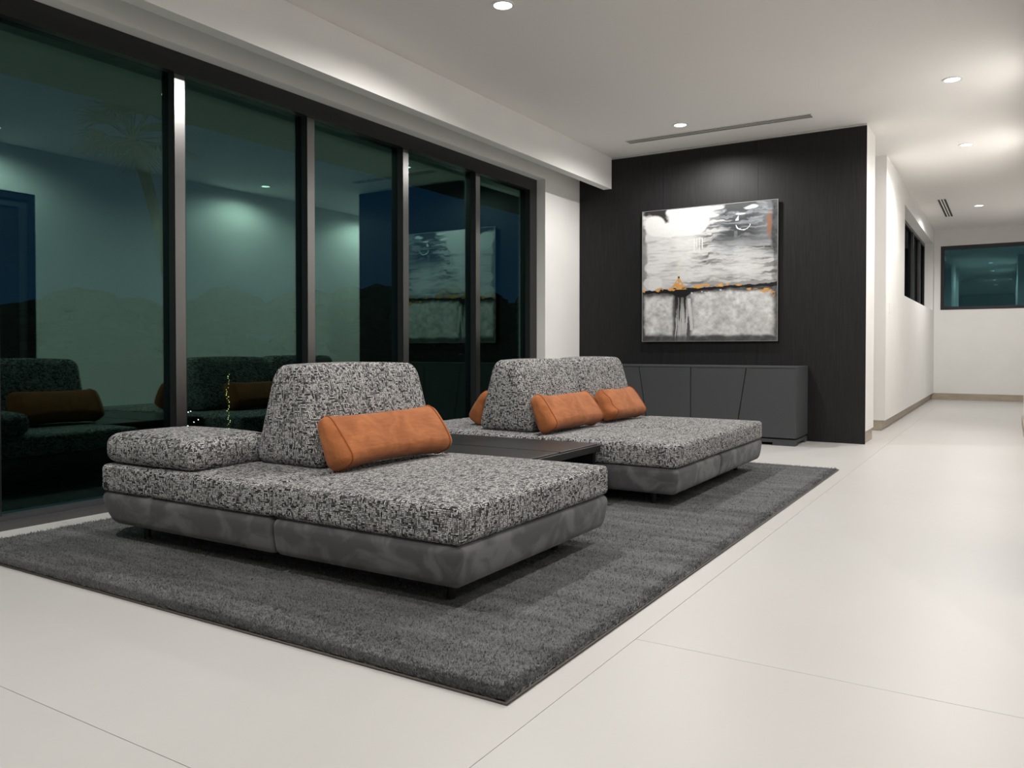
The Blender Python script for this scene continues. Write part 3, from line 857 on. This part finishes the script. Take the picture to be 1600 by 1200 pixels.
L(m, an.outputs['Color'], mxn.inputs['A']); L(m, nz.outputs['Fac'], mxn.inputs['B'])
L(m, mxn.outputs['Result'], bsdf(m).inputs['Base Color'])
add_bump(m, nz.outputs['Fac'], 0.15, 0.003)
cv.data.materials[0] = m
MB().box(pX0 + 0.011, pX1 - 0.011, PY + 0.002, YB - 0.001, pZ0 + 0.011, pZ1 - 0.011).build('stretcher', M['slot'], pt)
fr = MB()
for (a, b_, c_, d_) in ((pX0, pX0 + 0.004, pZ0, pZ1), (pX1 - 0.004, pX1, pZ0, pZ1), (pX0 + 0.004, pX1 - 0.004, pZ0, pZ0 + 0.004), (pX0 + 0.004, pX1 - 0.004, pZ1 - 0.004, pZ1)):
    fr.box(a, b_, PY - 0.004, PY + 0.012, c_, d_)
M['silver'] = new_mat('silver_frame_edge', (0.40, 0.40, 0.40), 0.4, 0.5)
fr.build('frame', M['silver'], pt)

# ------------------------------------------------------------------ outside at dusk
struct(MB().box(-140, -4.46, -60, 130, -0.3, -0.12).build('ground', M['ground']), 'dark lawn outside the windows')
struct(MB().box(-6.22, -4.46, -6, 22, 2.90, 3.05).build('trim_2', M['soffit']), 'roof overhang outside the windows')
# fan palm beyond the overhang
pc = Vector((-9.80, 6.35, 3.66)); pb = Vector((-9.32, 6.65, -0.14))
pal = empty('fan_palm', (pb.x, pb.y, -0.12)); tag(pal, 'dark fan palm silhouetted outside the left window pane', 'palm tree')
tp = [(pb.x + (pc.x - pb.x) * (k / 8) ** 2.5, pb.y + (pc.y - pb.y) * (k / 8) ** 2.5, pb.z + (pc.z - pb.z) * k / 8) for k in range(9)]
MB().tube(tp, [0.11, 0.085, 0.075, 0.07, 0.07, 0.07, 0.07, 0.075, 0.06], 12).build('trunk', M['trunk'], pal, smooth=True)
for k in range(26):
    az = k * 2.399963; el = math.radians(random.uniform(-35, 80))
    d = Vector((math.cos(az) * math.cos(el), math.sin(az) * math.cos(el), math.sin(el)))
    side = d.cross(Vector((0, 0, 1))).normalized(); upv = side.cross(d)
    st = random.uniform(0.28, 0.42)
    hub = pc + d * st
    mb = MB().tube([tuple(pc), tuple(hub)], 0.010, 5)
    for j in range(15):
        a = math.radians(-75 + 150 * j / 14)
        ld = (d * math.cos(a) + side * math.sin(a)).normalized()
        ln = random.uniform(0.42, 0.56) * (0.75 + 0.25 * math.cos(a))
        mid = hub + ld * ln * 0.55; end = hub + ld * ln - Vector((0, 0, 0.10 * ln * (1 + abs(a))))
        wv = ld.cross(upv).normalized() * 0.016
        b = len(mb.v)
        mb.v += [tuple(hub), tuple(mid - wv), tuple(mid + wv), tuple(end), tuple(mid + upv * 0.008)]
        mb.f += [(b, b + 1, b + 4), (b, b + 4, b + 2), (b + 1, b + 3, b + 4), (b + 4, b + 3, b + 2)]
    mb.build('frond', M['leaf'], pal)

# garden pole wrapped in tiny lights and a lit spiky shrub
gp = Vector((-6.62, 5.30, -0.12))
po = empty('light_string_pole', gp); tag(po, 'thin garden pole wrapped in tiny warm lights seen through the second pane', 'garden light')
MB().tube([tuple(gp), (gp.x, gp.y, 0.93)], 0.008, 8).build('pole', M['trunk'], po)
for k in range(46):
    z = -0.05 + 0.72 * (k / 45) ** 1.2
    r = 0.012 + 0.012 * random.random() * (1 - k / 60); a = random.uniform(0, 6.28)
    rb = random.uniform(0.002, 0.0045)
    x, y = gp.x + r * math.cos(a), gp.y + r * math.sin(a)
    MB().lathe(x, y, [(0.0005, z - rb), (rb, z - rb * .3), (rb, z + rb * .3), (0.0005, z + rb)], 6).build('bulb', M['bulb_warm'], po)
sh = Vector((-6.83, 5.0, -0.12))
so = empty('spiky_shrub', sh); tag(so, 'small spiky shrub with white fairy lights outside the second pane', 'shrub')
for k in range(30):
    az = random.uniform(0, 6.28); el = math.radians(random.uniform(30, 85)); ln = random.uniform(0.3, 0.46)
    d = Vector((math.cos(az) * math.cos(el), math.sin(az) * math.cos(el), math.sin(el)))
    sd = d.cross(Vector((0, 0, 1))).normalized() * 0.008
    mid = sh + d * ln * 0.5 + Vector((0, 0, .02)); end = sh + d * ln
    nn = sd.cross(d).normalized() * 0.003
    MB_ = MB(); MB_.v = [tuple(sh - sd), tuple(sh + sd), tuple(mid - sd), tuple(mid + sd), tuple(end), tuple(mid + nn)]
    MB_.f = [(0, 1, 5), (0, 5, 2), (1, 3, 5), (2, 5, 4), (5, 3, 4)]
    MB_.build('leaf', M['leaf'], so)
for k in range(6):
    x, y, z = sh.x + random.uniform(-.12, .12), sh.y + random.uniform(-.12, .12), random.uniform(0.12, 0.30)
    rb = 0.005
    MB().lathe(x, y, [(0.0005, z - rb), (rb, z - rb * .3), (rb, z + rb * .3), (0.0005, z + rb)], 8).build('bulb', M['bulb_white'], so)

# distant tree line
def tree_mesh(seed):
    bm = bmesh.new()
    r = random.Random(seed)
    for k in range(9):
        mt = Matrix.Translation((r.uniform(-2.4, 2.4), r.uniform(-2.2, 2.2), (0.6, 1.0, 1.4, 1.8, 2.4, 3.0, 3.6, 4.0, 4.2)[k])) @ Matrix.Diagonal((r.uniform(1.6, 2.4), r.uniform(1.8, 2.8), r.uniform(1.1, 1.6), 1))
        bmesh.ops.create_icosphere(bm, subdivisions=3, radius=1.0, matrix=mt)
    for v in bm.verts:
        v.co += Vector((r.uniform(-1, 1), r.uniform(-1, 1), r.uniform(-1, 1))) * 0.16
    me = bpy.data.meshes.new('crown'); bm.to_mesh(me); bm.free(); me.materials.append(M['treeleaf'])
    return me
crowns = [tree_mesh(s_) for s_ in (3, 4, 5)]
tr_me = None
spots = [(-62, 20 + 14.6 * k) for k in range(7)] + [(-79, 32 + 14.6 * k) for k in range(8)]
for k, (xx, yy) in enumerate(spots):
    e = empty('far_tree', (xx, yy, -0.12)); tag(e, 'dark distant tree on the horizon outside the windows', 'tree', 'dark trees along the horizon')
    c = bpy.data.objects.new('crown', crowns[k % 3]); link(c, e)
    sc = (-xx * 0.527 + yy * 0.85) / 58 * random.uniform(0.78, 0.92)
    c.scale = (1.2, 1.45, sc)
    if tr_me is None:
        o = MB().tube([(xx, yy, -0.14), (xx, yy, 3.0)], [0.3, 0.2], 8).build('trunk', M['trunk'], e); tr_me = o.data
    else:
        link(bpy.data.objects.new('trunk', tr_me), e)
